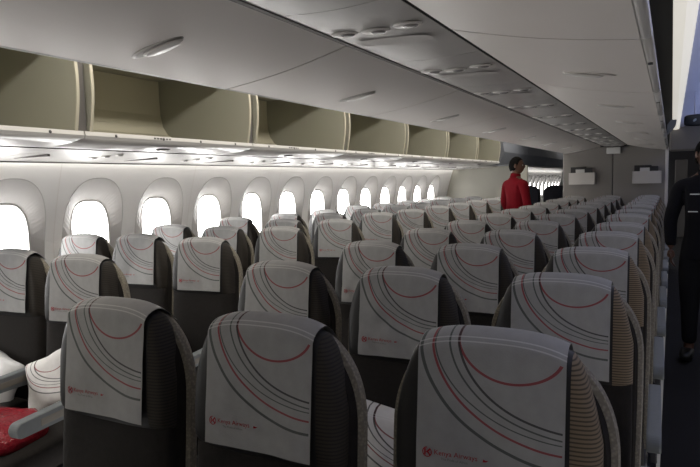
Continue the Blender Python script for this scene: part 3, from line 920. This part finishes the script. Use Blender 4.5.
def hand_chains(wrist, d, side_dir, palm_n):
    """palm and five curled fingers; d points along the forearm, side_dir towards the thumb, palm_n out of the palm"""
    d, s, n = Vector(d).normalized(), Vector(side_dir).normalized(), Vector(palm_n).normalized()
    w = Vector(wrist); ch = []
    ch.append([(tuple(w), (.024, .018)), (tuple(w + d * .035), (.032, .017)), (tuple(w + d * .075), (.038, .015))])
    fing = []
    for i, (off, ln) in enumerate(((.029, .068), (.010, .076), (-.010, .071), (-.028, .056))):
        b = w + d * .078 + s * off
        p1 = b + d * ln * .45 + n * .006; p2 = p1 + (d * .8 + n * .5).normalized() * ln * .32; p3 = p2 + (d * .55 + n * .8).normalized() * ln * .25
        fing.append([(tuple(b - d * .015), .0095), (tuple(p1), .0088), (tuple(p2), .0078), (tuple(p3), .0068)])
    b = w + d * .028 + s * .026
    fing.append([(tuple(b), .012), (tuple(b + (d * .6 + s * .7 + n * .2).normalized() * .035), .0105), (tuple(b + (d * .75 + s * .6 + n * .35).normalized() * .066), .0085)])
    return ch, fing
def make_person(name, label, loc, rz, H, top, bottom, jacket_len, head_yaw, bend, head_pitch=0, extra=None):
    k = H / 1.76
    P = lambda x, y, z: (x * k, y * k, z * k)
    root_parts = []
    sh, hip = .185, .095
    el = {}; wr = {}
    for s in (-1, 1):
        b = bend[0 if s < 0 else 1]
        el[s] = P(s * .255, .02 - .03 * b, 1.13 + .02 * b)
        fd = Vector((-.05 * s * (1 + b), -(.10 + .75 * b), -(1 - .62 * b))).normalized()
        wr[s] = tuple(Vector(el[s]) + fd * .245 * k)
    spine = [(P(0, 0, .98), (.122 * k, .085 * k)), (P(0, -.01, 1.10), (.115 * k, .082 * k)), (P(0, -.005, 1.25), (.125 * k, .090 * k)), (P(0, .005, 1.38), (.130 * k, .086 * k)),
             (P(0, .008, 1.46), (.085 * k, .065 * k)), (P(0, .0, 1.53), .055 * k), (P(0, -.015, 1.60), .054 * k)]
    chains = [spine]
    for s in (-1, 1):
        chains.append([spine[3], (P(s * .13, .008, 1.42), .068 * k), (P(s * sh, .01, 1.405), .060 * k), (el[s], .042 * k), (tuple((Vector(el[s]) + Vector(wr[s])) / 2), .037 * k), (wr[s], .026 * k)])
        chains.append([spine[0], (P(s * hip, 0, .90), .078 * k), (P(s * .10, -.005, .70), .066 * k), (P(s * .10, 0, .50), .056 * k), (P(s * .10, .012, .33), .054 * k), (P(s * .10, .02, .10), .040 * k), (P(s * .105, .01, .055), .042 * k), (P(s * .112, -.14, .035), .034 * k)])
    bm = skin_bm(chains, 2)
    for s in (-1, 1):
        d = (Vector(wr[s]) - Vector(el[s])).normalized()
        pn = Vector((-s, 0, 0)); sd = d.cross(pn); sd = sd if sd.y < 0 else -sd
        ch, fing = hand_chains(wr[s], d, sd, pn - d * pn.dot(d))
        bm = merge(bm, skin_bm(ch, 2))
        for f in fing: bm = merge(bm, skin_bm([f], 1))
    bm = merge(bm, head_bm(P(0, -.018, 1.648), head_yaw, head_pitch))
    bm = remesh(bm, .0065, 2)
    root = obj('person', bm, M_['skin'], None, True, loc); root.rotation_euler = (0, 0, rz)
    tag(root, label, 'person')
    # hair: a close cap over the skull
    hb = bmesh.new(); bmesh.ops.create_icosphere(hb, subdivisions=4, radius=1)
    rm = Matrix.Rotation(head_yaw, 4, 'Z') @ Matrix.Rotation(head_pitch, 4, 'X')
    dead = []
    for v in hb.verts:
        x, y, z = v.co
        if z < (-.62 if y > .15 else (.52 if y < -.5 else .52 - 1.14 * (y + .5) / .65)): dead.append(v)
        q = Vector((x * .084, y * .103 + .004, z * .126 + .002)) * (1 + .02 * mnoise.noise(Vector((x, y, z)) * 6))
        v.co = rm @ q + Vector(P(0, -.018, 1.648))
    bmesh.ops.delete(hb, geom=dead, context='VERTS')
    obj('hair', hb, M_['hair'], root, True)
    for s in (-1, 1):
        e = Vector((s * .030, -.083, .008)); hr = Matrix.Rotation(head_yaw, 4, 'Z') @ Matrix.Rotation(head_pitch, 4, 'X')
        q = hr @ e + Vector(P(0, -.018, 1.648))
        eo = obj('eye', superell(bmesh.new(), q, (.0098, .0098, .0065), 1, 1, 16, 10), M_['eye'], root, True)
        q2 = hr @ (e + Vector((0, -.0085, 0))) + Vector(P(0, -.018, 1.648))
        obj('iris', superell(bmesh.new(), q2, (.0048, .0048, .0048), 1, 1, 12, 8), M_['hair'], eo, True)
    # jacket
    inf = .014 * k
    jc = [[(P(0, 0, jacket_len - .06), (.215 * k, .165 * k)), (P(0, 0, jacket_len), (.185 * k, .142 * k)), (P(0, -.008, 1.10), (.158 * k, .118 * k)), (P(0, -.005, 1.25), (.168 * k, .122 * k)), (P(0, .005, 1.375), (.166 * k, .112 * k)), (P(0, .008, 1.455), (.100 * k, .080 * k)), (P(0, .004, 1.505), .072 * k)]]
    for s in (-1, 1):
        m = tuple((Vector(el[s]) + Vector(wr[s])) / 2)
        e = tuple(Vector(el[s]) + (Vector(wr[s]) - Vector(el[s])) * .93)
        jc.append([jc[0][4], (P(s * .135, .008, 1.42), .080 * k), (P(s * (sh + .004), .01, 1.40), .072 * k), (tuple((Vector(P(s * sh, .01, 1.40)) + Vector(el[s])) / 2), .063 * k), (el[s], .057 * k), (m, .051 * k), (e, .043 * k)])
    jb = remesh(skin_bm(jc, 2), .010, 3)
    # standing collar
    cb = bmesh.new(); N = 32
    rg = []
    for (zz, rx, ry, oy) in ((1.485, .078, .074, .006), (1.515, .070, .068, .002), (1.538, .068, .066, -.002), (1.536, .062, .060, -.002), (1.50, .062, .060, .004)):
        rg.append([cb.verts.new(P(rx * math.cos(2 * PI * i / N), oy + ry * math.sin(2 * PI * i / N), zz + .012 * math.sin(2 * PI * i / N))) for i in range(N)])
    for q in range(4):
        for i in range(N): cb.faces.new((rg[q][i], rg[q][(i + 1) % N], rg[q + 1][(i + 1) % N], rg[q + 1][i]))
    jo = obj('jacket', jb, M_[top], root, True)
    obj('collar', cb, M_[top], jo, True)
    if extra: extra(jo, P)
    tc = [[(P(0, -.005, 1.10), (.150 * k, .110 * k)), (P(0, 0, 1.0), (.170 * k, .130 * k)), (P(0, 0, .92), (.176 * k, .136 * k))]]
    for s in (-1, 1):
        tc.append([tc[0][2], (P(s * hip, 0, .86), .120 * k), (P(s * .10, -.003, .68), .100 * k), (P(s * .10, 0, .48), .078 * k), (P(s * .10, .01, .28), .064 * k), (P(s * .10, .012, .11), .060 * k)])
    obj('trousers', remesh(skin_bm(tc, 2), .012, 3), M_[bottom], root, True)
    for s in (-1, 1):
        sb = superell(bmesh.new(), P(s * .108, -.055, .045), (.050 * k, .142 * k, .045 * k), .6, .7, 28, 12)
        obj('shoe', sb, M_['shoe'], root, True)
    return root
make_person('person', 'person in a red jacket standing in the left aisle, back turned, looking right', (-1.90, 8.4, 0), math.radians(140), 1.775, 'redjacket', 'trouser', .93, math.radians(-42), (.35, .45))
def chest_marks(jo, P):
    b = bmesh.new()
    box(b, P(-.10, 0, 0)[0], P(-.035, 0, 0)[0], -.150, -.138, P(0, 0, 1.335)[2], P(0, 0, 1.343)[2])
    box(b, P(-.11, 0, 0)[0], P(-.045, 0, 0)[0], -.150, -.138, P(0, 0, 1.20)[2], P(0, 0, 1.207)[2])
    obj('pocket_trim', b, M_['white'], jo)
make_person('person', 'person in a black suit standing in the dark aisle at the right edge', (.245, 5.5, 0), math.radians(-8), 1.76, 'suit', 'trouser', .85, math.radians(38), (.12, .12), 0, chest_marks)

# ------------------------------------------------------------------ LIGHT
def area(name, loc, rot, sx, sy_, power, col):
    l = bpy.data.lights.new(name, 'AREA'); l.shape = 'RECTANGLE'; l.size = sx; l.size_y = sy_; l.energy = power; l.color = col
    o = bpy.data.objects.new(name, l); COL.objects.link(o); o.location = loc; o.rotation_euler = rot; return o
# ceiling wash over the left aisle, shining towards the open bins
area('ceiling_wash_left', (-1.95, 4.9, EYE + .93), (0, math.radians(52), 0), .05, 12.0, 72, (1, .94, .83))
# dim wash over the right aisle, blue mood light
area('mood_light_right', (.75, 5.5, EYE + .40), (math.radians(180), 0, 0), .25, 12.0, 34, (.48, .58, 1.0))
area('far_cabin_light', (-2.2, 18, EYE + .8), (0, 0, 0), .5, 6, 12, (1, .95, .88))
area('front_cabin_light', (-1.6, -.7, EYE + .75), (math.radians(35), 0, 0), 2.5, .6, 5, (1, .95, .88))
area('left_aisle_fill', (-1.9, 5.0, .06), (PI, 0, 0), .35, 11.0, 26, (1, .96, .92))  # added uplight without a real lamp, brightens bins and ceiling
area('wall_fill_left', (-3.32, 5.0, EYE + .166), (0, math.radians(70), 0), .02, 12.0, 7, (1, .97, .93))  # added lamp that lifts the sidewall below the cove line
area('right_aisle_fill', (.46, 2.0, .06), (PI, 0, 0), .2, 5.6, 9, (1, .95, .91))  # added uplight for the right bin buckets, no fitting there
area('right_aisle_light', (.42, 5.0, EYE + .80), (0, math.radians(-12), 0), .08, 11.0, 9, (1, .95, .86))
w = bpy.data.worlds.new('world'); sc.world = w; w.use_nodes = True
w.node_tree.nodes['Background'].inputs[0].default_value = (.8, .88, 1, 1); w.node_tree.nodes['Background'].inputs[1].default_value = .6
